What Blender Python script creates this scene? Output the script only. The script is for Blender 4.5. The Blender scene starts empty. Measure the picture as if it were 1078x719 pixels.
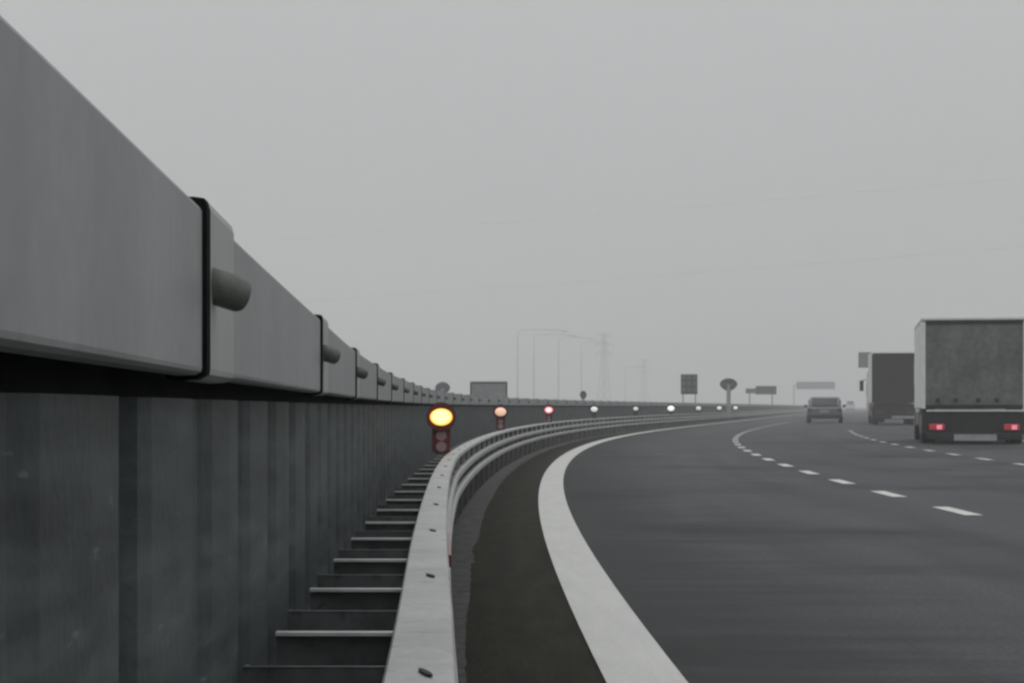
import bpy, bmesh, math, random
from mathutils import Vector, Matrix
random.seed(7)
R = math.radians
scene = bpy.context.scene
COL = scene.collection

# ------------------------------------------------------------------ road axis
# the motorway starts along +Y at the camera, bends right (radius 420 m) and then runs straight on
DS = 0.25
S0, S1 = -30.0, 1500.0
def kappa(s):
    if s < 60: return 1 / 420.0
    if s < 112: return (112 - s) / 52.0 / 420.0
    return 0.0
AX = []
def _axis():
    x = y = th = 0.0; s = 0.0; fw = []
    while s <= S1:
        fw.append((s, x, y, th))
        th += kappa(s + DS / 2) * DS
        x += math.sin(th) * DS; y += math.cos(th) * DS; s += DS
    x = y = th = 0.0; s = 0.0; bk = []
    while s > S0:
        th -= kappa(0) * DS
        x -= math.sin(th) * DS; y -= math.cos(th) * DS; s -= DS
        bk.append((s, x, y, th))
    return bk[::-1] + fw
AX = _axis()
def axis(s):
    f = (s - AX[0][0]) / DS
    i = max(0, min(len(AX) - 2, int(math.floor(f)))); t = f - i
    a, b = AX[i], AX[i + 1]
    return tuple(a[k] + (b[k] - a[k]) * t for k in (1, 2, 3))
def P(s, lat, z=0.0):
    x, y, th = axis(s)
    return Vector((x + lat * math.cos(th), y - lat * math.sin(th), z))
def heading(s): return axis(s)[2]
def table(pts):
    n = len(pts); xs = [p[0] for p in pts]; ys = [p[1] for p in pts]
    d = [(ys[i + 1] - ys[i]) / (xs[i + 1] - xs[i]) for i in range(n - 1)]
    m = [d[0]] + [0 if d[i - 1] * d[i] <= 0 else 2 * d[i - 1] * d[i] / (d[i - 1] + d[i]) for i in range(1, n - 1)] + [d[-1]]
    def f(x):
        if x <= xs[0]: return ys[0]
        if x >= xs[-1]: return ys[-1]
        i = max(k for k in range(n - 1) if xs[k] <= x)
        h = xs[i + 1] - xs[i]; t = (x - xs[i]) / h
        return ((2*t**3 - 3*t*t + 1) * ys[i] + (t**3 - 2*t*t + t) * h * m[i]
                + (-2*t**3 + 3*t*t) * ys[i + 1] + (t**3 - t*t) * h * m[i + 1])
    return f
# distance of the top beam's face and of the rail's back edge, left of the road axis
wall_lat = table([(-8, .24), (0, .262), (1.35, .277), (2.45, .296), (6, .366), (9.1, .445), (12.4, .525), (15.8, .62), (21, .77),
                  (36.8, 1.38), (55, 2.0), (85, 2.5), (130, 2.7), (1500, 2.7)])
rail_lat = table([(-8, .075), (3, .081), (6.3, .108), (9.1, .137), (13.3, .188), (17, .226), (24, .236), (40, .245), (1500, .25)])

# ------------------------------------------------------------------ helpers
def link(o):
    COL.objects.link(o); return o
def obj(name, bm, mat, parent=None, smooth=False, bevel=0):
    me = bpy.data.meshes.new(name)
    bmesh.ops.recalc_face_normals(bm, faces=bm.faces)
    bm.to_mesh(me); bm.free()
    if smooth:
        for p in me.polygons: p.use_smooth = True
    if mat: me.materials.append(mat)
    o = link(bpy.data.objects.new(name, me))
    if parent: o.parent = parent
    if bevel:
        m = o.modifiers.new('bevel', 'BEVEL'); m.width = bevel; m.segments = 2; m.limit_method = 'ANGLE'
    return o
def empty(name, loc, yaw=0.0):
    o = link(bpy.data.objects.new(name, None)); o.empty_display_size = .2
    o.location = loc; o.rotation_euler = (0, 0, yaw); return o
def tag(o, label=None, cat=None, group=None, kind=None):
    if label: o['label'] = label
    if cat: o['category'] = cat
    if group: o['group'] = group
    if kind: o['kind'] = kind
    return o
def copy_tree(o, parent=None):
    c = o.copy(); link(c)
    if parent: c.parent = parent
    for ch in [k for k in bpy.data.objects if k.parent == o]: copy_tree(ch, c)
    return c
def box(bm, x0, x1, y0, y1, z0, z1):
    v = [bm.verts.new(p) for p in ((x0,y0,z0),(x1,y0,z0),(x1,y1,z0),(x0,y1,z0),(x0,y0,z1),(x1,y0,z1),(x1,y1,z1),(x0,y1,z1))]
    for f in ((0,3,2,1),(4,5,6,7),(0,1,5,4),(1,2,6,5),(2,3,7,6),(3,0,4,7)): bm.faces.new([v[i] for i in f])
def bx(*a):
    bm = bmesh.new(); box(bm, *a); return bm
def tube(bm, a, b, r0, r1=None, n=10, dome=False):
    a = Vector(a); b = Vector(b); r1 = r0 if r1 is None else r1
    d = (b - a).normalized(); u = d.orthogonal().normalized(); w = d.cross(u)
    rings = [(a, r0), (b, r1)]
    if dome:
        L = r1 * .45
        rings = [(a, r0), (b - d * L, r1), (b - d * L * .35, r1 * .86), (b, r1 * .45)]
    vs = [[bm.verts.new(c + (u * math.cos(t) + w * math.sin(t)) * r) for t in [2 * math.pi * k / n for k in range(n)]] for c, r in rings]
    for i in range(len(vs) - 1):
        for k in range(n): bm.faces.new((vs[i][k], vs[i][(k+1) % n], vs[i+1][(k+1) % n], vs[i+1][k]))
    bm.faces.new(vs[0][::-1]); bm.faces.new(vs[-1])
def sweep(bm, prof, ss, base=lambda s: 0.0, closed=True, jitter=None):
    """prof: list of (lateral, z); lateral is added to base(s)"""
    rows = []
    for s in ss:
        rows.append([bm.verts.new(P(s, base(s) + l, z)) for l, z in prof])
    n = len(prof)
    for i in range(len(rows) - 1):
        for k in range(n if closed else n - 1):
            k2 = (k + 1) % n
            bm.faces.new((rows[i][k], rows[i][k2], rows[i+1][k2], rows[i+1][k]))
    if closed:
        bm.faces.new(rows[0]); bm.faces.new(rows[-1][::-1])
def srange(a, b, fine=.5):
    out = [a]; s = a
    while s < b - 1e-6:
        st = fine if s < 40 else (2.0 if s < 150 else 10.0)
        s = min(b, s + st); out.append(s)
    return out
def strip(name, l0, l1, z, s0, s1, mat, nl=2, edge=None):
    """flat sheet along the road with UV = (lateral, distance)"""
    bm = bmesh.new(); uv = bm.loops.layers.uv.new('UVMap')
    ss = srange(s0, s1, 1.0 if edge is None else .12)
    rows = []
    for s in ss:
        a, b = l0, l1
        if edge: a, b = edge(s, l0, l1)
        rows.append([(a + (b - a) * k / (nl - 1), s) for k in range(nl)])
    vs = [[bm.verts.new(P(s, l, z)) for l, s in r] for r in rows]
    for i in range(len(rows) - 1):
        for k in range(nl - 1):
            q = ((i,k),(i,k+1),(i+1,k+1),(i+1,k))
            f = bm.faces.new([vs[a][b] for a, b in q])
            for lp, (a, b) in zip(f.loops, q): lp[uv].uv = rows[a][b]
    return obj(name, bm, mat)

# ------------------------------------------------------------------ materials
def material(name, c1, c2=None, scale=3.0, rough=.6, metal=0.0, rvar=0.0, bump=0.0, bscale=60.0, coords='Object',
             stretch=(1, 1, 1), spots=None, detail=6.0, spec=None, lo=.35, hi=.65, grain=None, streak=None, sstretch=False):
    m = bpy.data.materials.new(name); m.use_nodes = True
    nt = m.node_tree; N = nt.nodes; L = nt.links
    b = N['Principled BSDF']
    b.inputs['Roughness'].default_value = rough; b.inputs['Metallic'].default_value = metal
    if spec is not None: b.inputs['Specular IOR Level'].default_value = spec
    c1 = tuple(c1) + (1,)
    if c2 is None:
        b.inputs['Base Color'].default_value = c1
        if not bump: return m
    c2 = c1 if c2 is None else tuple(c2) + (1,)
    tc = N.new('ShaderNodeTexCoord'); mp = N.new('ShaderNodeMapping'); mp.inputs['Scale'].default_value = stretch
    L.new(tc.outputs[coords], mp.inputs['Vector'])
    nz = N.new('ShaderNodeTexNoise'); nz.inputs['Scale'].default_value = scale; nz.inputs['Detail'].default_value = detail
    nz.inputs['Roughness'].default_value = .62
    L.new(mp.outputs['Vector'], nz.inputs['Vector'])
    cr = N.new('ShaderNodeValToRGB'); cr.color_ramp.elements[0].position = lo; cr.color_ramp.elements[1].position = hi
    cr.color_ramp.elements[0].color = c1; cr.color_ramp.elements[1].color = c2
    L.new(nz.outputs['Fac'], cr.inputs['Fac'])
    col = cr.outputs['Color']
    if spots:
        sc_, thr, sc_col, wid = spots
        n2 = N.new('ShaderNodeTexNoise'); n2.inputs['Scale'].default_value = sc_; n2.inputs['Detail'].default_value = 4
        L.new((mp if sstretch else tc).outputs['Vector' if sstretch else coords], n2.inputs['Vector'])
        r2 = N.new('ShaderNodeValToRGB'); r2.color_ramp.elements[0].position = thr; r2.color_ramp.elements[1].position = thr + wid
        L.new(n2.outputs['Fac'], r2.inputs['Fac'])
        mx = N.new('ShaderNodeMix'); mx.data_type = 'RGBA'
        L.new(r2.outputs['Color'], mx.inputs['Factor']); L.new(col, mx.inputs['A'])
        mx.inputs['B'].default_value = tuple(sc_col) + (1,)
        col = mx.outputs['Result']
    def darken(col, vec_scale, sc_, amt, det):
        mp2 = N.new('ShaderNodeMapping'); mp2.inputs['Scale'].default_value = vec_scale
        L.new(tc.outputs[coords], mp2.inputs['Vector'])
        ng = N.new('ShaderNodeTexNoise'); ng.inputs['Scale'].default_value = sc_; ng.inputs['Detail'].default_value = det
        L.new(mp2.outputs['Vector'], ng.inputs['Vector'])
        mg = N.new('ShaderNodeMapRange'); mg.inputs['From Min'].default_value = .32; mg.inputs['From Max'].default_value = .68
        mg.inputs['To Min'].default_value = 1 - amt; mg.inputs['To Max'].default_value = 1 + amt
        L.new(ng.outputs['Fac'], mg.inputs['Value'])
        mm = N.new('ShaderNodeMix'); mm.data_type = 'RGBA'; mm.blend_type = 'MULTIPLY'; mm.inputs['Factor'].default_value = 1
        L.new(col, mm.inputs['A']); L.new(mg.outputs['Result'], mm.inputs['B'])
        return mm.outputs['Result']
    if grain: col = darken(col, (1, 1, 1), grain[0], grain[1], 3)
    if streak: col = darken(col, streak[0], streak[1], streak[2], 5)
    L.new(col, b.inputs['Base Color'])
    if rvar:
        mr = N.new('ShaderNodeMapRange'); mr.inputs['To Min'].default_value = rough - rvar; mr.inputs['To Max'].default_value = rough + rvar
        L.new(nz.outputs['Fac'], mr.inputs['Value']); L.new(mr.outputs['Result'], b.inputs['Roughness'])
    if bump:
        n3 = N.new('ShaderNodeTexNoise'); n3.inputs['Scale'].default_value = bscale; n3.inputs['Detail'].default_value = 4
        L.new(tc.outputs[coords], n3.inputs['Vector'])
        bp = N.new('ShaderNodeBump'); bp.inputs['Strength'].default_value = bump; bp.inputs['Distance'].default_value = .01
        L.new(n3.outputs['Fac'], bp.inputs['Height']); L.new(bp.outputs['Normal'], b.inputs['Normal'])
    return m
def lamp_mat(name, colour, strength):
    m = bpy.data.materials.new(name); m.use_nodes = True
    b = m.node_tree.nodes['Principled BSDF']
    b.inputs['Base Color'].default_value = tuple(colour) + (1,)
    b.inputs['Emission Color'].default_value = tuple(colour) + (1,)
    b.inputs['Emission Strength'].default_value = strength
    b.inputs['Roughness'].default_value = .3
    return m

M = {}
M['asphalt'] = material('asphalt', (.027, .0285, .032), (.052, .0545, .060), scale=1.0, rough=.74, rvar=.10, coords='UV',
                        stretch=(1.3, .10, 1), spots=(.35, .50, (.008, .008, .0095), .22), bump=.35, bscale=90, spec=.24, grain=(38, .42), streak=((1.1, .012, 1), 1.6, .14))
def stain_along_line(m, x0, x1, mul):
    # rubber and oil staining that runs along the inner edge line (UV x = metres from the road axis)
    nt = m.node_tree; N = nt.nodes; L = nt.links; b = N['Principled BSDF']
    src = b.inputs['Base Color'].links[0].from_socket
    tc = N.new('ShaderNodeTexCoord'); sp = N.new('ShaderNodeSeparateXYZ'); L.new(tc.outputs['UV'], sp.inputs['Vector'])
    mp = N.new('ShaderNodeMapping'); mp.inputs['Scale'].default_value = (.55, 2.2, 1); L.new(tc.outputs['UV'], mp.inputs['Vector'])
    nz = N.new('ShaderNodeTexNoise'); nz.inputs['Scale'].default_value = 1.3; nz.inputs['Detail'].default_value = 5; L.new(mp.outputs['Vector'], nz.inputs['Vector'])
    ad = N.new('ShaderNodeMath'); ad.operation = 'MULTIPLY_ADD'; ad.inputs[1].default_value = 2.4; L.new(nz.outputs['Fac'], ad.inputs[0]); L.new(sp.outputs['X'], ad.inputs[2])
    mr = N.new('ShaderNodeMapRange'); mr.interpolation_type = 'SMOOTHSTEP'
    mr.inputs['From Min'].default_value = x0 + 1.2; mr.inputs['From Max'].default_value = x1 + 1.2
    mr.inputs['To Min'].default_value = mul; mr.inputs['To Max'].default_value = 1
    L.new(ad.outputs[0], mr.inputs['Value'])
    mm = N.new('ShaderNodeMix'); mm.data_type = 'RGBA'; mm.blend_type = 'MULTIPLY'; mm.inputs['Factor'].default_value = 1
    L.new(src, mm.inputs['A']); L.new(mr.outputs['Result'], mm.inputs['B']); L.new(mm.outputs['Result'], b.inputs['Base Color'])
stain_along_line(M['asphalt'], .7, 2.6, .22)
M['paint'] = material('road_paint', (.37, .37, .36), (.42, .42, .405), scale=3, rough=.6, coords='UV', stretch=(3, .4, 1),
                      spots=(24, .66, (.3, .3, .29), .12), grain=(60, .10), bump=.08, bscale=80)
M['worn_paint'] = material('worn_paint', (.40, .40, .39), (.54, .54, .52), scale=9, rough=.6, coords='UV', spots=(12, .66, (.12, .12, .12), .1))
M['moss'] = material('mossy_shoulder', (.013, .0135, .0095), (.023, .023, .015), scale=2.2, rough=.85, coords='UV', stretch=(3, .5, 1),
                     spots=(30, .72, (.08, .08, .07), .05), bump=.6, bscale=50, spec=.06, grain=(45, .45))
M['grit'] = material('gritty_concrete', (.030, .030, .028), (.08, .08, .077), scale=9, rough=.9, spots=(16, .6, (.03, .03, .028), .1), bump=.7, bscale=45, spec=.2)
M['trench'] = material('dark_gravel', (.010, .010, .010), (.03, .03, .028), scale=9, rough=.95, bump=.8, bscale=40, spec=.1)
M['land'] = material('field', (.045, .05, .035), (.075, .075, .055), scale=.02, rough=.95, bump=.3, bscale=1)
M['verge_grass'] = material('verge_grass', (.04, .05, .025), (.07, .075, .04), scale=.6, rough=.95, bump=.6, bscale=20)
M['beam'] = material('galvanised_beam', (.225, .23, .235), (.285, .29, .295), scale=2.2, rough=.5, rvar=.1, metal=.15, stretch=(1, 1, .25),
                     spots=(5.5, .60, (.22, .225, .225), .2), bump=.05, bscale=30, grain=(30, .05), streak=((1, 1, .3), 3, .06))
M['sleeve'] = material('sleeve_steel', (.30, .305, .30), (.37, .375, .37), scale=5, rough=.5, rvar=.1, metal=.15)
M['recess_shade_steel'] = material('recess_shade_steel', (.008, .008, .009), (.018, .018, .018), scale=6, rough=.8, spec=.1)  # near-black stands in for the shade in the recess under the beam
M['gap_shade'] = material('joint_shade_black', (.006, .006, .006), (.012, .012, .012), scale=20, rough=.9, spec=.05)  # black colour stands in for the shadow inside the open beam joint
M['post_dark'] = material('weathered_post', (.05, .05, .05), (.10, .10, .098), scale=9, rough=.7)
M['bolt'] = material('bolt_steel', (.07, .08, .07), (.14, .15, .135), scale=20, rough=.55, metal=.3)
M['pile'] = material('sheet_pile_steel', (.028, .034, .035), (.086, .101, .102), scale=9, rough=.62, rvar=.12, stretch=(1, .14, 1),
                     spots=(42, .68, (.14, .152, .152), .08), bump=.25, bscale=35, spec=.35, lo=.3, hi=.7, streak=((.5, .1, 1), 26, .22), sstretch=True)
M['rail'] = material('galvanised_rail', (.30, .30, .295), (.40, .40, .39), scale=5, rough=.5, rvar=.1, metal=.2, spots=(14, .60, (.22, .22, .21), .15), grain=(55, .08), streak=((1, 1, 1), 2.2, .10))
M['bracket'] = material('bracket_shade_steel', (.05, .052, .054), (.11, .112, .115), scale=9, rough=.6, metal=.2, spots=(30, .6, (.03, .03, .03), .15))  # webs painted darker than the flange for the shade between rail and wall
M['flange'] = material('flange_steel', (.38, .38, .38), (.52, .52, .52), scale=12, rough=.5, metal=.2)
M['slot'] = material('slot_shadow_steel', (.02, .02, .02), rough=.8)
M['reflector_red'] = material('red_reflector', (.10, .012, .010), (.14, .02, .016), scale=40, rough=.3)
M['beacon_red'] = material('beacon_red', (.09, .012, .012), (.14, .02, .018), scale=30, rough=.5)
M['beacon_pale'] = material('beacon_pale', (.30, .20, .20), (.36, .25, .25), scale=30, rough=.4)
M['black_plastic'] = material('black_plastic', (.012, .012, .012), (.022, .022, .022), scale=25, rough=.5)
M['rubber'] = material('tyre_rubber', (.012, .012, .012), (.025, .025, .025), scale=20, rough=.85)
M['lorry_grey'] = material('grey_lorry_panel', (.21, .213, .215), (.27, .273, .275), scale=1.5, rough=.55)
M['rim'] = material('wheel_rim', (.18, .18, .18), (.26, .26, .26), scale=12, rough=.5, metal=.5)
M['tarp_grey'] = material('grey_tarpaulin', (.095, .099, .098), (.175, .178, .172), scale=1.3, rough=.6, stretch=(1, 1, .6), bump=.15, bscale=3, grain=(7, .18), streak=((1, 1, .2), 2, .15))
M['tarp_side'] = material('pale_side_tarpaulin', (.50, .51, .51), (.62, .63, .63), scale=1.2, rough=.6, stretch=(1, 1, .3))
M['brown_door'] = material('brown_door', (.016, .0125, .0125), (.026, .021, .021), scale=1.5, rough=.6, stretch=(1, 1, .4))
M['trim_pale'] = material('pale_trim', (.68, .69, .69), (.80, .81, .81), scale=4, rough=.45)
M['truck_dark'] = material('dark_chassis', (.012, .012, .013), (.026, .026, .027), scale=4, rough=.7)
M['cab_white'] = material('white_cab_paint', (.55, .54, .54), (.64, .63, .63), scale=3, rough=.3)
M['cab_grey'] = material('grey_cab_paint', (.2, .2, .21), (.26, .26, .27), scale=3, rough=.35)
M['glass'] = material('dark_glass', (.012, .013, .014), rough=.08)
M['plate'] = material('number_plate', (.30, .30, .30), (.40, .40, .40), scale=6, rough=.45)
M['car_paint'] = material('grey_car_paint', (.13, .13, .135), (.17, .17, .176), scale=3, rough=.35, metal=.1)
M['van_paint'] = material('white_van_paint', (.6, .6, .6), (.7, .7, .7), scale=2, rough=.35)
M['tail'] = lamp_mat('lit_tail_lamp', (.40, .03, .05), .28)
M['tail_core'] = lamp_mat('lit_tail_core', (1.0, .30, .38), .45)
M['tail_off'] = material('tail_lamp', (.12, .02, .02), rough=.3)
M['post_grey'] = material('galvanised_post', (.26, .26, .26), (.34, .34, .34), scale=3, rough=.6)
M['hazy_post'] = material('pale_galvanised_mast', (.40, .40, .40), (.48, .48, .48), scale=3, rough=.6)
M['sign_dark'] = material('sign_back', (.035, .036, .038), (.055, .056, .058), scale=4, rough=.6)
M['sign_mid'] = material('sign_mid', (.10, .10, .105), (.15, .15, .155), scale=3, rough=.6)
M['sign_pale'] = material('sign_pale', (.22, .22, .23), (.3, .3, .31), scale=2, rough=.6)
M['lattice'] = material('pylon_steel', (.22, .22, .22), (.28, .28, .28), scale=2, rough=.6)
M['wire'] = material('wire_metal', (.25, .25, .25), (.3, .3, .3), scale=2, rough=.6)

# ------------------------------------------------------------------ the setting
END = 1400.0
bm = bmesh.new()
n = 24; G = 1500.0
gv = [[bm.verts.new((-G + 2*G*i/n + 150, -100 + (2*G)*j/n, -.045)) for j in range(n+1)] for i in range(n+1)]
for i in range(n):
    for j in range(n): bm.faces.new((gv[i][j], gv[i+1][j], gv[i+1][j+1], gv[i][j+1]))
tag(obj('ground', bm, M['land']), kind='structure')
tag(strip('road', .80, 15.4, 0.0, -12, END, M['asphalt'], nl=8), kind='structure')
tag(strip('far_carriageway', -19.5, -5.0, -.01, -12, END, M['asphalt'], nl=6), kind='structure')
rj = random.Random(3)
_w = [rj.random() for _ in range(40020)]
wob = [.5 + .9 * (sum(_w[i:i+9]) / 9 - .5) + .55 * (_w[i+4] - .5) * (1 if math.sin(i * .071) + math.sin(i * .023 + 1) > .5 else .15) for i in range(40000)]
def ragged(amp0, amp1):
    def e(s, a, b):
        i = int((s + 30) / .12) % 39990
        k = 1.0 if s < 60 else 0.0
        return (a + (wob[i] - .5) * amp0 * k, b + (wob[i + 7] - .5) * amp1 * k)
    return e
# gritty concrete under the rail, mossy dark shoulder, edge line
tag(strip('pavement', -5.0, .15, -.012, -12, END, M['trench'], nl=8), kind='structure')
tag(strip('kerb_strip', -.16, .050, .002, -12, END, M['grit'], edge=ragged(0, .055)), kind='structure')
tag(strip('shoulder', .03, .81, -.004, -12, END, M['moss'], nl=4), kind='structure')
tag(strip('edge_line', .535, .815, .004, -12, END, M['paint'], nl=3), kind='structure')
# broken lane lines, period 3.76 m
def dashes(name, lat, first, period, length, width, last):
    bm = bmesh.new(); uv = bm.loops.layers.uv.new('UVMap')
    s = first
    while s < last:
        ss = [s, s + length / 2, s + length]
        pr = [(lat - width / 2), (lat + width / 2)]
        vs = [[bm.verts.new(P(q, l, .004)) for l in pr] for q in ss]
        for i in range(2):
            f = bm.faces.new((vs[i][0], vs[i][1], vs[i+1][1], vs[i+1][0]))
            for lp, c in zip(f.loops, ((pr[0], ss[i]), (pr[1], ss[i]), (pr[1], ss[i+1]), (pr[0], ss[i+1]))): lp[uv].uv = c
        s += period
    return tag(obj(name, bm, M['worn_paint']), kind='structure')
dashes('lane_line', 4.33, 18.45 - 3.76 * 6, 3.76, 1.55, .16, 135)
dashes('lane_line', 8.25, 19.2 - 3.76 * 6, 3.76, 1.45, .14, 84)
tag(strip('edge_line', 12.15, 12.35, .004, -12, END, M['paint'], nl=2), kind='structure')
tag(strip('verge', 15.35, 40.0, -.02, -12, END, M['verge_grass'], nl=4), kind='structure')

# ------------------------------------------------------------------ steel sheet pile wall with its top beam
WALL_END = 700.0
wall = empty('sheet_pile_wall', P(0, -wall_lat(0) - .06, 0))
tag(wall, 'dark corrugated sheet pile wall topped by a long grey steel beam, left of the road', 'wall')
WI = wall.matrix_world.inverted() if False else Matrix.Translation(-wall.location)
def wobj(name, bm, mat, parent=wall, **k):
    bm.transform(Matrix.Translation(-wall.location)); return obj(name, bm, mat, parent, **k)
def pile_lat(s): return -(wall_lat(s) + .085)
bm = bmesh.new()
PER, PHASE = .83, 1.83
cols = []
k = -14
while True:
    s0 = PHASE + k * PER
    if s0 > WALL_END: break
    dep = .028 if k == 0 else rj.uniform(.003, .011)
    for ds, d in ((0, 0.0), (.05, .012), (.31, .019), (.57, .012), (.62, 0.0), (.64, -dep), (.81, -dep)):
        s = s0 + ds
        lt = pile_lat(s) + d
        cols.append([bm.verts.new(P(s, lt, z)) for z in (-.03, .45, .962)] + [bm.verts.new(P(s, lt - .012, .962)), bm.verts.new(P(s, lt - .012, .80))])
    k += 1
for a, b in zip(cols, cols[1:]):
    for j in range(4): bm.faces.new((a[j], b[j], b[j+1], a[j+1]))
wobj('sheet_piling', bm, M['pile'])
# interlock ribs between two piles
bm = bmesh.new()
for k in range(-14, 60):
    s = PHASE + k * PER + .60
    lt = pile_lat(s)
    p = P(s, lt, 0)
    tube(bm, (p.x, p.y, -.03), (p.x, p.y, .955), .003, n=6)
wobj('interlock', bm, M['pile'])
# recessed waling that carries the top beam, shade of the gap painted in near-black
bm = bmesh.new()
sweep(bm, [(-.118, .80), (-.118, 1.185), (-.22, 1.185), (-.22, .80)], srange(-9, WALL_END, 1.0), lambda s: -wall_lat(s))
wobj('recessed_waling', bm, M['recess_shade_steel'])
# ground behind the wall is the road of the other direction; beam segments with sleeve and bolt at each joint
J0, JP = 2.69, 3.36
ZB, ZT = .995, 1.203
def beam_prof(g=0.0, t=0.0):
    # folded channel: rounded lip below, flat face, thin rounded top edge, open behind
    return [(-.046, ZB - .004 - g), (-.030, ZB - .006 - g), (-.008, ZB - .005 - g), (-.001 + g, ZB - .001 - g * .5), (g, ZB + .004),
            (g, ZT - .007 + t), (-.003 + g, ZT - .002 + g + t), (-.010, ZT + g + t), (-.135 - g, ZT + g + t), (-.135 - g, ZT - .012 + g),
            (-.016, ZT - .014), (-.012, ZB + .012), (-.020, ZB + .006), (-.046, ZB + .006)]
nb = 0
for k in range(-4, 94):
    a = J0 + k * JP; b = a + JP
    ss = [a + .004 + (b - a - .055) * i / 6 for i in range(7)]
    bm = bmesh.new(); sweep(bm, beam_prof(), ss, lambda s: -wall_lat(s))
    beam = wobj('top_beam', bm, M['beam'])
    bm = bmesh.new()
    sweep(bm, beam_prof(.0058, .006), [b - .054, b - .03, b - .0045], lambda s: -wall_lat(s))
    wobj('joint_gap_shade', bm, M['gap_shade'], beam)  # black strip added where the joint gap lies in shadow
    if k < 30:
        bm = bmesh.new()
        sweep(bm, beam_prof(.0055, .006), [a - .004, a + .09, a + .18, a + .27, a + .36], lambda s: -wall_lat(s))
        wobj('sleeve', bm, M['sleeve'], beam)
        bm = bmesh.new()
        th = heading(a)
        o = P(a + .025, -wall_lat(a) - .012, 1.112)
        ax = Vector((1.0, .62, -.30)).normalized()
        tube(bm, o, o + ax * .070, .0235, n=18, dome=True)
        wobj('bolt', bm, M['bolt'], beam, smooth=True)
bm = bmesh.new()
sweep(bm, beam_prof(), srange(J0 + 94 * JP, WALL_END, 10), lambda s: -wall_lat(s))
wobj('top_beam', bm, M['beam'])

# ------------------------------------------------------------------ guard rail
rail = empty('guard_rail', P(0, -.05, 0))
tag(rail, 'pale galvanised guard rail of three rails, bolted to steel cross brackets, between road and wall', 'guard rail')
def robj(name, bm, mat, parent=rail, **k):
    bm.transform(Matrix.Translation(-rail.location)); return obj(name, bm, mat, parent, **k)
base = lambda s: -rail_lat(s)
ss = srange(-8, 600, .3)
RW = .103
bm = bmesh.new()
sweep(bm, [(0, .545), (0, .566), (.004, .570), (RW - .008, .570), (RW - .002, .566), (RW + .002, .555), (RW + .002, .538), (RW - .02, .53), (RW-.02, .538), (RW-.012,.552), (.012, .552)], ss, base)
robj('upper_rail', bm, M['rail'])
def low_rail(zc, out):
    return [(RW - .03, zc + .035), (RW - .005, zc + .038), (RW + out, zc + .018), (RW + out, zc - .02), (RW - .005, zc - .04), (RW - .03, zc - .035)]
bm = bmesh.new(); sweep(bm, low_rail(.405, .012), ss, base); robj('middle_rail', bm, M['rail'])
bm = bmesh.new(); sweep(bm, low_rail(.262, .012), ss, base); robj('lower_rail', bm, M['rail'])
# posts
BP = .855
def post_bm(s):
    bm = bmesh.new()
    sweep(bm, [(RW - .075, -.03), (RW - .032, -.03), (RW - .032, .553), (RW - .075, .553)], [s - .05, s, s + .05], base); return bm
for k in range(-5, 90):
    robj('post', post_bm(3.62 + 2 * BP * k), M['post_dark'])
def spacer_bm(s):
    bm = bmesh.new()
    sweep(bm, [(RW - .045, .445), (RW - .012, .445), (RW - .012, .536), (RW - .045, .536)], [s - .07, s, s + .07], base); return bm
for k in range(-3, 40):
    robj('spacer', spacer_bm(3.62 + 2 * BP * k), M['rail'])
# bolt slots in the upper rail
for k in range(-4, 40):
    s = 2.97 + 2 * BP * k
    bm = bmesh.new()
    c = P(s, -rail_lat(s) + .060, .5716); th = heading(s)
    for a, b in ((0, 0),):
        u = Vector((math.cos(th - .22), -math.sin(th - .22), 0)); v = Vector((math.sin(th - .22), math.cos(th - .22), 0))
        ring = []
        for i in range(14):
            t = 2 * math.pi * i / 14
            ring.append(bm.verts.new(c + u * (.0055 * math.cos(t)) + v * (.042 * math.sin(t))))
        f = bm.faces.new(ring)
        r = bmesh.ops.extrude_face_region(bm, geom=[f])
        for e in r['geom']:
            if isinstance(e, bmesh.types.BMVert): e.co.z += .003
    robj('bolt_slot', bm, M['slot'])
# cross brackets: near plain plate, far plate with a bright top flange, joined by a low tie
for k in range(-3, 48):
    sA = 3.14 + BP * k; sB = 3.60 + BP * k
    br = None
    bm = bmesh.new()
    la, ra = -.297, -rail_lat(sA) + .012
    pts = [(la, .557), (ra, .557), (ra, .40), (la, .40)]
    sweep(bm, pts, [sA, sA + .008])
    rb = -rail_lat(sB) + .012
    sweep(bm, [(la + .012, .557), (rb, .557), (rb, .38), (la + .012, .38)], [sB, sB + .006])
    for l in (la + .02, ra - .05):
        sweep(bm, [(l, .40), (l + .03, .40), (l + .03, .408), (l, .408)], [sA + .008, sB])
    # folded lip at the far end of each plate
    sweep(bm, [(la, .557), (la + .006, .557), (la + .006, .40), (la, .40)], [sA + .0085, sA + .05])
    br = robj('cross_bracket', bm, M['bracket'])
    bm = bmesh.new()
    sweep(bm, [(la + .012, .5575), (rb - .004, .5575), (rb - .004, .5635), (la + .012, .5635)], [sB - .020, sB + .006])
    robj('top_flange', bm, M['flange'], br)
    bm = bmesh.new()
    sweep(bm, [(la, .5575), (ra - .004, .5575), (ra - .004, .560), (la, .560)], [sA - .001, sA + .009])
    robj('top_edge', bm, M['bracket'], br)
# red reflector in the valley of the rail
bm = bmesh.new()
sweep(bm, [(RW + .003, .52), (RW + .010, .52), (RW + .010, .553), (RW + .003, .553)], [5.6, 5.75, 6.1, 6.6], base)
robj('reflector', bm, M['reflector_red'])

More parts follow.
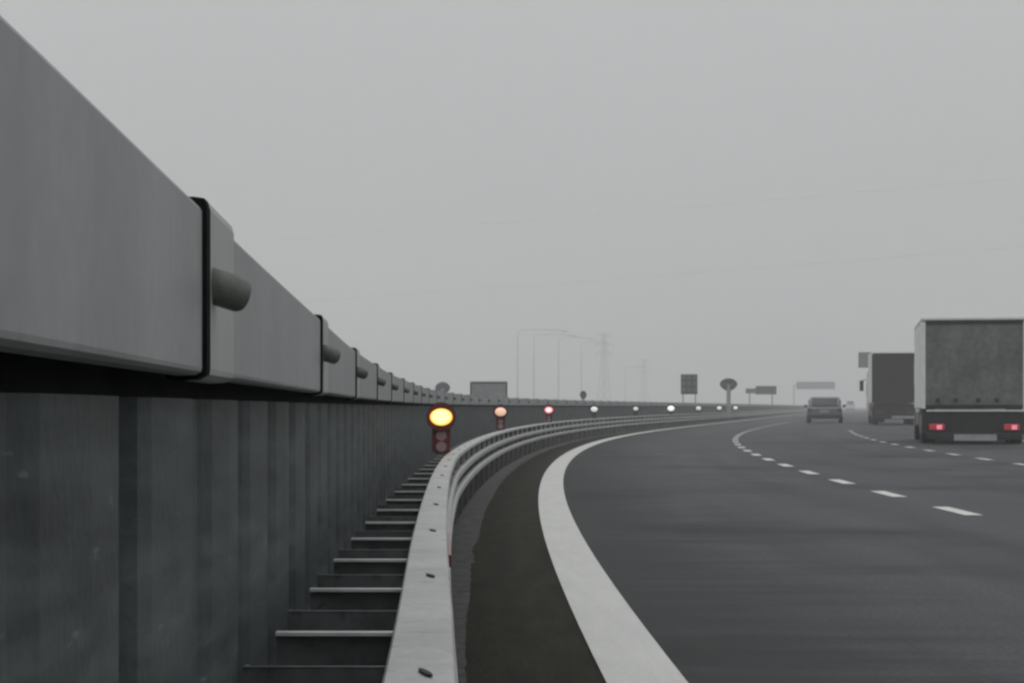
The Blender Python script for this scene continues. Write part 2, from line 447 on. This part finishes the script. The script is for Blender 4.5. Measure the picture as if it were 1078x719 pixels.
# ------------------------------------------------------------------ warning lamps behind the rail
def make_lamp(s, lens_mat, label, r=.098, red=True, core=None):
    th = heading(s)
    root = empty('warning_lamp', P(s, -.268, .571), -th)
    tag(root, label, 'warning lamp', 'warning lamps along the guard rail')
    bm = bmesh.new(); box(bm, -.075, .075, -.02, .02, .012, .20)
    post = obj('beacon_board', bm, M['beacon_red'] if red else M['black_plastic'], root, bevel=.008)
    for z in (.058, .148):
        bm = bmesh.new(); tube(bm, (0, -.018, z), (0, -.030, z), .042, n=16, dome=False)
        obj('reflector', bm, M['beacon_pale'] if red else M['sign_mid'], post)
    bm = bmesh.new(); box(bm, -.05, .05, -.035, .035, 0, .014); obj('foot', bm, M['black_plastic'], root)
    bm = bmesh.new(); tube(bm, (0, -.045, .296), (0, .06, .296), r + .028, r + .012, n=28)
    hs = obj('housing', bm, M['black_plastic'], root)
    bm = bmesh.new()
    rings = []
    for q, yy in ((1.0, -.046), (.93, -.062), (.75, -.076), (.45, -.086)):
        rings.append([bm.verts.new((r * q * math.cos(2*math.pi*i/28), yy, 0.296 + .76 * r * q * math.sin(2*math.pi*i/28))) for i in range(28)])
    for a, b in zip(rings, rings[1:]):
        for i in range(28): bm.faces.new((a[i], a[(i+1) % 28], b[(i+1) % 28], b[i]))
    bm.faces.new(rings[-1])
    ln = obj('lens', bm, lens_mat, root, smooth=True)
    if core:
        bm = bmesh.new(); q = r * core[1]
        rg = [[bm.verts.new((q * w_ * math.cos(2*math.pi*i/24), yy, .296 + .76 * q * w_ * math.sin(2*math.pi*i/24))) for i in range(24)] for w_, yy in ((1, -.080), (1, -.090), (.8, -.096))]
        for a, b in zip(rg, rg[1:]):
            for i in range(24): bm.faces.new((a[i], a[(i+1) % 24], b[(i+1) % 24], b[i]))
        bm.faces.new(rg[0][::-1]); bm.faces.new(rg[-1])
        obj('bulb', bm, core[0], ln)
    # tinted collar round the lens
    bm = bmesh.new()
    n = 28; ri, ro = r * 1.02, r * 1.24
    vs = [[bm.verts.new((q * math.cos(2*math.pi*i/n), y, .296 + q * math.sin(2*math.pi*i/n))) for i in range(n)] for q, y in ((ri, -.046), (ri, -.060), (ro, -.060), (ro, -.046))]
    for j in range(4):
        for i in range(n): bm.faces.new((vs[j][i], vs[j][(i+1) % n], vs[(j+1) % 4][(i+1) % n], vs[(j+1) % 4][i]))
    obj('collar', bm, M['beacon_red'] if red else M['black_plastic'], root)
    return root
L1 = lamp_mat('amber_lens', (1.0, .50, .08), 1.5)
L1c = lamp_mat('amber_bulb', (1.0, .78, .26), 1.9)
L3c = lamp_mat('pink_bulb', (1.0, .74, .74), 1.0)
L2 = lamp_mat('pink_lens', (.92, .58, .42), .60)
L3 = lamp_mat('red_lens', (.8, .20, .22), .6)
L4 = lamp_mat('white_lens', (.9, .9, .88), .45)
L5 = lamp_mat('faint_lens', (.8, .8, .78), .42)
L6 = lamp_mat('bright_white_lens', (.95, .96, .95), .75)
LS = 16.82; LP = BP * 20
specs = [
    (L1, 'lit amber warning lamp, largest and nearest, on a dark red board behind the rail bend', .090, True),
    (L2, 'dull pale orange warning lamp, second from the wall end, under the grey box lorry', .092, True),
    (L3, 'pinkish white glowing warning lamp ringed with red, third along the rail', .112, True),
    (L4, 'white warning lamp in dark housing right of the red ringed lamp', .112, False),
    (L5, 'faintest dim warning lamp along the rail, fifth in the row', .10, False),
    (L6, 'bright white warning lamp just left of the square dark sign', .17, False),
    (L5, 'dim far warning lamp below the right corner of the square dark sign', .15, False),
    (L4, 'small white warning lamp just left of the thick rounded sign post', .15, False),
    (L4, 'farthest white warning lamp, just right of the thick rounded sign post', .16, False),
]
for i, (lm, lab, r, red) in enumerate(specs):
    make_lamp(LS + LP * i, lm, lab, r, red, {0: (L1c, .80), 2: (L3c, .66)}.get(i))

# ------------------------------------------------------------------ vehicles
def wheel(parent, x, y, r, w):
    bm = bmesh.new(); tube(bm, (x - w/2, y, r), (x + w/2, y, r), r, n=24)
    t = obj('wheel', bm, M['rubber'], parent, bevel=.03)
    s = 1 if x > 0 else -1
    bm = bmesh.new(); tube(bm, (x + s*(w/2 - .01), y, r), (x + s*(w/2 + .012), y, r), r * .56, n=18)
    obj('rim', bm, M['rim'], t)
def make_truck(loc, yaw, label, W, L, H, floor, door, side, cab, lit=True, group='trucks in the right lane', plate=(-.42, .42, .12, .27), bar=None, dz=0.0, mirrors=True):
    root = empty('truck', loc, yaw); tag(root, label, 'truck', group)
    h = W / 2
    obj('cargo_box', bx(-h, h, .03, L, floor, H), side, root, bevel=.03)
    dr = obj('rear_door', bx(-h + .10, h - .10, 0.0, .029, floor + .10, H - .10), door, root)
    # latches
    for z in (floor + .16,):
        for x in (-.9, -.45, .1, .55):
            obj('latch', bx(x - .05, x + .05, -.03, -.002, z, z + .10), M['truck_dark'], dr)
    obj('corner_post', bx(-h, -h + .098, -.02, .028, floor, H - .05), M['trim_pale'] if lit else M['truck_dark'], root)
    obj('corner_post', bx(h - .098, h, -.02, .028, floor, H - .05), M['trim_pale'] if lit else M['truck_dark'], root)
    obj('top_frame', bx(-h + .1, h - .1, -.02, .028, H - .098, H - .002), M['truck_dark'], root)
    obj('roof_edge', bx(-h - .01, h + .01, -.03, L, H + .002, H + .085), M['trim_pale'], root, bevel=.015)
    obj('sill_bar', bx(-h + .1, h - .1, -.03, .027, floor - .005, floor + .098), M['truck_dark'], root)
    obj('light_strip', bx(-h + .12, h - .12, -.06, .02, floor - .07, floor - .03), M['trim_pale'] if lit else M['truck_dark'], root)
    obj('chassis', bx(-h + .5, h - .5, .1, L, .55, floor - .075), M['truck_dark'], root)
    obj('rear_panel', bx(-h + .06, h - .06, -.02, .07, .42 + dz, floor - .08), M['truck_dark'], root)
    bump = obj('rear_bumper', bx(-h + .12, h - .12, -.07, .05, .30 + dz, .46 + dz), M['truck_dark'], root, bevel=.02)
    for sx in (-1, 1):
        x = sx * (h - .38)
        tl = obj('tail_light', bx(x - .19, x + .19, -.09, -.022, .54 + dz, .69 + dz), M['tail'] if lit else M['tail_off'], root, bevel=.02)
        if lit:
            obj('lamp_core', bx(x + .06 - .065, x + .06 + .065, -.105, -.088, .555 + dz, .665 + dz), M['tail_core'], tl)
        obj('mud_flap', bx(x - .28, x + .28, .6, .63, .12, .6), M['truck_dark'], root)
    if plate: obj('number_plate', bx(plate[0], plate[1], -.10, -.072, plate[2], plate[3]), M['plate'], bump)
    if bar: obj('bumper_bar', bx(bar[0], bar[1], -.12, -.072, bar[2], bar[3]), M['plate'], bump)
    for y in (1.35, 2.6, L + 1.3):
        for sx in (-1, 1): wheel(root, sx * (h - .2), y, .48, .32)
    obj('side_skirt', bx(-h + .02, -h + .06, 3.4, L - .6, .45, floor - .1), M['sign_mid'], root)
    obj('side_skirt', bx(h - .06, h - .02, 3.4, L - .6, .45, floor - .1), M['sign_mid'], root)
    # cab
    bm = bmesh.new(); box(bm, -1.24, 1.24, L + .45, L + 2.35, .62, min(H - .25, 3.0))
    cb = obj('cab', bm, cab, root, bevel=.12)
    obj('windscreen', bx(-1.1, 1.1, L + 2.34, L + 2.37, 1.65, 2.5), M['glass'], cb)
    for sx in (-1, 1):
        obj('side_window', bx(sx*1.245 - .008, sx*1.245 + .008, L + 1.2, L + 2.1, 1.6, 2.3), M['glass'], cb)
        bm = bmesh.new(); tube(bm, (sx*1.22, L + 2.2, 2.5), (sx*1.48, L + 2.3, 2.45), .02, n=8)
        box(bm, sx*1.50 - .11, sx*1.50 + .11, L + 2.24, L + 2.36, 1.85, 2.45)
        if mirrors: obj('mirror', bm, M['black_plastic'], root)
        else: bm.free()
    return root
def at(px, z, h=0.0):      # a place seen at picture column px, z metres ahead
    return Vector(((px - 455) / 2200 * z, z, h))
p = at(1025.5, 53.0)
make_truck(p, -.200, 'large grey tarpaulin truck with lit red tail lights, nearest on the right', 2.60, 6.6, 3.14, .90, M['tarp_grey'], M['tarp_side'], M['cab_white'],
           plate=(-.50, .55, .09, .25), dz=-.18, mirrors=False)
p = at(942.0, 110.0)
make_truck(p, -.182, 'dark brown truck with white cab sliver, ahead of the grey truck', 2.36, 8.0, 3.75, 1.15, M['brown_door'], M['tarp_side'], M['cab_white'], lit=False,
           plate=None, bar=(-.15, 1.1, .33, .47))
p = at(514.5, 140.0)
t3 = make_truck(p, -.035, 'pale grey box lorry showing only its upper body above the wall', 2.50, 6.0, 2.60, 1.0, M['lorry_grey'], M['lorry_grey'], M['cab_grey'], lit=False, group='trucks beyond the wall', plate=(-.26, .26, .3, .42), mirrors=False)

def loft(bm, secs):
    rows = [[bm.verts.new(p) for p in s] for s in secs]
    n = len(rows[0])
    for a, b in zip(rows, rows[1:]):
        for i in range(n): bm.faces.new((a[i], a[(i+1) % n], b[(i+1) % n], b[i]))
    bm.faces.new(rows[0][::-1]); bm.faces.new(rows[-1])
def sec(y, hw, z0, z1, tuck=.12, r=.12):
    return [(-hw + tuck, y, z0), (-hw, y, z0 + r), (-hw, y, (z0+z1)*.55), (-hw + .05, y, z1 - r*.4), (-hw + .05 + r, y, z1),
            (hw - .05 - r, y, z1), (hw - .05, y, z1 - r*.4), (hw, y, (z0+z1)*.55), (hw, y, z0 + r), (hw - tuck, y, z0)]
def make_car(loc, yaw, label, cat, paint, W, H, L, van=False, group=None):
    root = empty('van' if van else 'car', loc, yaw); tag(root, label, cat, group)
    h = W / 2; belt = H * .60
    bm = bmesh.new()
    loft(bm, [sec(0.0, h - .10, .42, belt - .08), sec(.10, h - .02, .28, belt), sec(.8, h, .24, belt + .02), sec(L*.55, h, .24, belt), sec(L*.72, h, .24, belt - .04),
              sec(L - .35, h - .06, .26, belt - .22), sec(L, h - .2, .36, belt - .38)])
    obj('body', bm, paint, root, smooth=False, bevel=.03)
    bm = bmesh.new()
    def cs(y, hb, ht, z1): return [(-hb, y, belt - .02), (-ht, y, z1 - .05), (-ht + .1, y, z1), (ht - .1, y, z1), (ht, y, z1 - .05), (hb, y, belt - .02)]
    yr = .10 if van else .22
    loft(bm, [cs(yr - .08, h - .08, h - .24, belt + .12), cs(yr + .25, h - .05, h - .2, H - .03), cs(L*.35, h - .05, h - .19, H), cs(L*.52, h - .06, h - .2, H - .04), cs(L*.74, h - .08, h - .3, belt + .02)])
    cabn = obj('cabin', bm, paint, root, bevel=.03)
    bm = bmesh.new()
    v = [bm.verts.new(q) for q in ((-h + .30, yr - .10, belt + .14), (h - .30, yr - .10, belt + .14), (h - .33, yr + .215, H - .10), (-h + .33, yr + .215, H - .10))]
    f = bm.faces.new(v); r_ = bmesh.ops.extrude_face_region(bm, geom=[f])
    for e in r_['geom']:
        if isinstance(e, bmesh.types.BMVert): e.co.y -= .02
    obj('rear_window', bm, M['glass'], cabn)
    for sx in (-1, 1):
        obj('side_window', bx(sx*(h - .115) - .02, sx*(h - .115) + .02, .75, L*.55, belt + .06, H - .18), M['glass'], cabn)
        obj('tail_light', bx(sx*(h - .19) - .12, sx*(h - .19) + .12, .0, .08, belt - .28, belt - .06), M['tail_off'], root, bevel=.02)
        obj('mirror', bx(sx*(h + .08) - .09, sx*(h + .08) + .09, L*.62, L*.62 + .1, belt, belt + .14), M['black_plastic'], root)
    obj('rear_bumper', bx(-h + .06, h - .06, -.05, .12, .28, .48), M['black_plastic'], root, bevel=.03)
    obj('number_plate', bx(-.26, .26, -.03, .03, .62, .74), M['plate'], root)
    for y in (.75, L - .8):
        for sx in (-1, 1): wheel(root, sx*(h - .12), y, .32, .24)
    return root
make_car(at(868, 122.0), -.195, 'dark grey hatchback driving in the middle lane, left of the brown truck', 'car', M['car_paint'], 2.08, 1.53, 4.2)
make_car(at(895, 480.0), -.2024, 'tiny white van far down the road, right of the grey car', 'van', M['van_paint'], 2.0, 2.3, 5.0, van=True)

# ------------------------------------------------------------------ signs beyond the wall
def post(parent, x, z1, r=.045):
    bm = bmesh.new(); tube(bm, (x, .06, -.05), (x, .06, z1), r, n=10); return obj('post', bm, M['post_grey'], parent)
def panel_sign(loc, yaw, label, w, z0, z1, mat, legs, name='road_sign', cat='sign', detail=None):
    root = empty(name, loc, yaw); tag(root, label, cat)
    pn = obj('panel', bx(-w/2, w/2, -.03, .03, z0, z1), mat, root, bevel=.02)
    if detail: detail(pn, w, z0, z1)
    for x in legs: post(root, x, z1 - .1)
    return root
def lamp_grid(pn, w, z0, z1):
    for i in range(3):
        for j in range(3):
            x = -w/2 + w*(i + .5)/3; z = z0 + (z1 - z0)*(j + .5)/3.2 + .12
            obj('display_cell', bx(x - .14, x + .14, -.05, -.028, z - .16, z + .16), M['sign_mid'], pn)
panel_sign(at(725.5, 170, -.04), -.18, 'square dark display sign on two legs rising above the wall', 1.34, 2.0, 3.62, M['sign_dark'], (-.5, .5), detail=lamp_grid)
# round sign: a broad rounded plate on one post
def round_sign(loc, yaw, label, w, hh, zc, pr, mat='sign_dark'):
    root = empty('round_sign', loc, yaw); tag(root, label, 'sign')
    bm = bmesh.new(); n = 32
    ring = []
    for i in range(n):
        t = 2*math.pi*i/n
        zz = math.sin(t)
        ring.append((w/2 * math.cos(t) * (1 if zz > 0 else 1 - .25*abs(zz)), hh/2 * zz + zc))
    a = [bm.verts.new((x, -.04, z)) for x, z in ring]; b = [bm.verts.new((x, .04, z)) for x, z in ring]
    bm.faces.new(a); bm.faces.new(b[::-1])
    for i in range(n): bm.faces.new((a[i], b[i], b[(i+1) % n], a[(i+1) % n]))
    pl = obj('plate', bm, M[mat], root)
    obj('rim', bx(-w*.33, w*.33, -.06, -.041, zc - .02, zc + .06), M['sign_mid'], pl)
    post(root, 0, zc, pr)
    return root
round_sign(at(767, 170, -.04), -.18, 'dark rounded sign plate on a thick post, right of the square sign', 1.42, 1.02, 2.78, .17)
round_sign(at(466, 140, -.04), -.05, 'small dark rounded sign peeking over the top beam, left of the box lorry', 1.0, .84, 2.22, .16, 'sign_mid')
round_sign(at(614, 150, -.04), -.1, 'tiny dark round sign just above the wall below the lamp posts', .48, .62, 1.82, .06)
# long panel sign
root = empty('message_sign', at(801, 300, -.04), -.2); tag(root, 'long low dark message sign, right of the rounded sign', 'sign')
obj('panel', bx(-.75, 2.2, -.1, .1, 2.75, 3.95), M['sign_dark'], root, bevel=.03)
obj('side_panel', bx(-2.15, -.76, -.05, .05, 2.9, 3.6), M['sign_mid'], root)
for x in (-1.6, 1.6): post(root, x, 2.9, .09)
# far overhead gantry
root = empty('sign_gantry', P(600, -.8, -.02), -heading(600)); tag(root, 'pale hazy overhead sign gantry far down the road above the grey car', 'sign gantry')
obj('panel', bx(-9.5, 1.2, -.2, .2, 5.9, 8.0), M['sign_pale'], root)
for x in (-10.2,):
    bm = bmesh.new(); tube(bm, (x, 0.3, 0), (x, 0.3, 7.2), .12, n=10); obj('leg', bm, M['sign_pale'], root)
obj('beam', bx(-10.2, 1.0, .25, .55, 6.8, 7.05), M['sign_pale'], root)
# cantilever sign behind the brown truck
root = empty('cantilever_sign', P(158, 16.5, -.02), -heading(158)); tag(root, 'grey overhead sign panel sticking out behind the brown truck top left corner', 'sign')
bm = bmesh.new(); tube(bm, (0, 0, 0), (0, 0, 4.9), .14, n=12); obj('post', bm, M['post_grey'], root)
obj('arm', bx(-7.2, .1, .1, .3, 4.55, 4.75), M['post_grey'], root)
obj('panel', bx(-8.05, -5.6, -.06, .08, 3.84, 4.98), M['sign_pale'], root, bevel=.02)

# ------------------------------------------------------------------ lamp posts and pylons in the haze
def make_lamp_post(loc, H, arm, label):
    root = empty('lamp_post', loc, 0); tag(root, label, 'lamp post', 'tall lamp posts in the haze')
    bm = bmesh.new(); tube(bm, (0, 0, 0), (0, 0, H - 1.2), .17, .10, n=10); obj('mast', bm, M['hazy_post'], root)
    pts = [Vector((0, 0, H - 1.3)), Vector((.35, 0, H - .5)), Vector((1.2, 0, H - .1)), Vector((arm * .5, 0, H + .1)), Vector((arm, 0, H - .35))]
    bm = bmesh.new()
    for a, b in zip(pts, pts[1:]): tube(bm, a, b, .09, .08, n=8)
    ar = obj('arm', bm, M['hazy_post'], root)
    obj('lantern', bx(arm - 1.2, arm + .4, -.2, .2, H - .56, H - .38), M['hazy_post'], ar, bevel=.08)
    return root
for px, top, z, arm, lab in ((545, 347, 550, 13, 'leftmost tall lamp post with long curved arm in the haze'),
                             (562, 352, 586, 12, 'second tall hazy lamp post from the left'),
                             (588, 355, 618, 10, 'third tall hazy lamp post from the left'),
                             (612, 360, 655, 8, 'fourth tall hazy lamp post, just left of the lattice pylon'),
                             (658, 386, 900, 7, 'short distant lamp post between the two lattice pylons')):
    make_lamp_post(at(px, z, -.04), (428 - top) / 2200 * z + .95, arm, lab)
def make_pylon(loc, yaw, H, label):
    root = empty('power_pylon', loc, yaw); tag(root, label, 'pylon', 'power pylons in the haze')
    bm = bmesh.new(); w0, w1 = 2.6, .45
    lev = [0, .16, .31, .45, .58, .70, .80, .89, .96, 1.0]
    def c(i, k):
        w = w0 + (w1 - w0) * (lev[i] ** .75); sx, sy = ((-1,-1),(1,-1),(1,1),(-1,1))[k]
        return Vector((sx*w, sy*w, H * lev[i]))
    for i in range(len(lev) - 1):
        for k in range(4):
            tube(bm, c(i, k), c(i+1, k), .10, n=4)
            tube(bm, c(i, k), c(i+1, (k+1) % 4), .05, n=4)
            tube(bm, c(i+1, k), c(i+1, (k+1) % 4), .05, n=4)
    obj('lattice', bm, M['lattice'], root)
    for z, a in ((.72, 4.2), (.84, 5.2), (.955, 3.6)):
        for sx in (-1, 1):
            bm = bmesh.new()
            tube(bm, (sx*.5, 0, H*z), (sx*a, 0, H*z + .2), .12, n=4); tube(bm, (sx*.5, 0, H*z + 1.4), (sx*a, 0, H*z + .2), .12, n=4)
            tube(bm, (sx*a, 0, H*z + .2), (sx*a, 0, H*z - 1.6), .09, n=5)
            obj('cross_arm', bm, M['lattice'], root)
    return root
make_pylon(at(636, 950, -.04), .5, 34.5, 'taller lattice power pylon in the haze, right of the lamp posts')
make_pylon(at(678, 1250, -.04), .5, 29.5, 'shorter fainter lattice power pylon, left of the square sign')
def make_wire(a, b, sag, label):
    mid = (a + b) / 2
    root_loc = mid
    bm = bmesh.new(); n = 40
    pts = []
    for i in range(n + 1):
        t = i / n; q = a.lerp(b, t); q.z -= sag * 4 * t * (1 - t); pts.append(q - root_loc)
    for p0, p1 in zip(pts, pts[1:]): tube(bm, p0, p1, .019, n=5)
    o = obj('overhead_wire', bm, M['wire']); o.location = root_loc
    return tag(o, label, 'power line', 'power lines crossing the sky')
def sky_pt(px, py, z): return Vector(((px - 455) / 2200 * z, z, .95 + (428 - py) / 2200 * z))
make_wire(sky_pt(-150, 345, 560), sky_pt(1350, 236, 400), 1.6, 'lower thin power line crossing the sky above the lamp posts')
make_wire(sky_pt(-150, 285, 560), sky_pt(1350, 163, 400), 1.0, 'higher thin power line crossing the sky')

# ------------------------------------------------------------------ haze
hz = bpy.data.materials.new('haze_air'); hz.use_nodes = True
nt = hz.node_tree; nt.nodes.remove(nt.nodes['Principled BSDF'])
pv = nt.nodes.new('ShaderNodeVolumePrincipled')
pv.inputs['Color'].default_value = (.905, .905, .91, 1); pv.inputs['Density'].default_value = .0013; pv.inputs['Anisotropy'].default_value = .1
nt.links.new(pv.outputs['Volume'], nt.nodes['Material Output'].inputs['Volume'])
hb = bx(-G + 150 - 20, G + 150 + 20, -140, -100 + 2*G + 20, -1.1, 48.0)
tag(obj('haze', hb, hz), kind='stuff')

# ------------------------------------------------------------------ sky, light, camera
SUN_EL, SUN_AZ = R(52), R(-70)
w = bpy.data.worlds.new('World'); scene.world = w; w.use_nodes = True
nt = w.node_tree; N = nt.nodes; Lk = nt.links
bg = N['Background']; bg.inputs['Strength'].default_value = .1
sky = N.new('ShaderNodeTexSky'); sky.sky_type = 'NISHITA'; sky.sun_disc = False
sky.sun_elevation = SUN_EL; sky.sun_rotation = SUN_AZ; sky.air_density = 1.5; sky.dust_density = 5
hs = N.new('ShaderNodeHueSaturation'); hs.inputs['Saturation'].default_value = .12; hs.inputs['Value'].default_value = .5
Lk.new(sky.outputs['Color'], hs.inputs['Color'])
tc = N.new('ShaderNodeTexCoord'); sp = N.new('ShaderNodeSeparateXYZ'); Lk.new(tc.outputs['Generated'], sp.inputs['Vector'])
mx = N.new('ShaderNodeMath'); mx.operation = 'MAXIMUM'; mx.inputs[1].default_value = 0; Lk.new(sp.outputs['Z'], mx.inputs[0])
m2 = N.new('ShaderNodeMath'); m2.operation = 'MULTIPLY'; Lk.new(mx.outputs[0], m2.inputs[0]); Lk.new(mx.outputs[0], m2.inputs[1])
m3 = N.new('ShaderNodeMath'); m3.operation = 'MULTIPLY_ADD'; m3.inputs[1].default_value = 2.0; m3.inputs[2].default_value = 1.0; Lk.new(m2.outputs[0], m3.inputs[0])
# soft cloud unevenness
nz = N.new('ShaderNodeTexNoise'); nz.inputs['Scale'].default_value = 2.5; nz.inputs['Detail'].default_value = 3
Lk.new(tc.outputs['Generated'], nz.inputs['Vector'])
mr = N.new('ShaderNodeMapRange'); mr.inputs['To Min'].default_value = .93; mr.inputs['To Max'].default_value = 1.07; Lk.new(nz.outputs['Fac'], mr.inputs['Value'])
m4 = N.new('ShaderNodeMath'); m4.operation = 'MULTIPLY'; Lk.new(m3.outputs[0], m4.inputs[0]); Lk.new(mr.outputs['Result'], m4.inputs[1])
vm = N.new('ShaderNodeVectorMath'); vm.operation = 'SCALE'; vm.inputs[0].default_value = (4.98, 5.08, 5.13); Lk.new(m4.outputs[0], vm.inputs['Scale'])
mix = N.new('ShaderNodeMix'); mix.data_type = 'RGBA'; mix.inputs['Factor'].default_value = .93
Lk.new(hs.outputs['Color'], mix.inputs['A']); Lk.new(vm.outputs['Vector'], mix.inputs['B'])
Lk.new(mix.outputs['Result'], bg.inputs['Color'])
sun = bpy.data.lights.new('sun', 'SUN'); sun.energy = .5; sun.angle = R(20); sun.color = (1, .98, .95)
so = link(bpy.data.objects.new('sun', sun))
d = Vector((math.sin(SUN_AZ) * math.cos(SUN_EL), math.cos(SUN_AZ) * math.cos(SUN_EL), math.sin(SUN_EL)))
so.rotation_euler = d.to_track_quat('Z', 'Y').to_euler(); so.location = (0, 0, 60)

cam = bpy.data.cameras.new('camera'); co = link(bpy.data.objects.new('camera', cam))
co.location = (0, 0, .95); co.rotation_euler = (R(90), 0, 0)
cam.sensor_width = 36; cam.lens = 36 * 2200 / 1078
cam.shift_x = (539 - 455) / 1078; cam.shift_y = (428 - 359.5) / 1078
cam.clip_start = .05; cam.clip_end = 8000
scene.camera = co
vs = scene.view_settings
vs.view_transform = 'Standard'; vs.look = 'None'; vs.exposure = 0; vs.gamma = 1; vs.use_curve_mapping = False
scene.cycles.filter_width = 2.6
scene.cycles.volume_bounces = 1
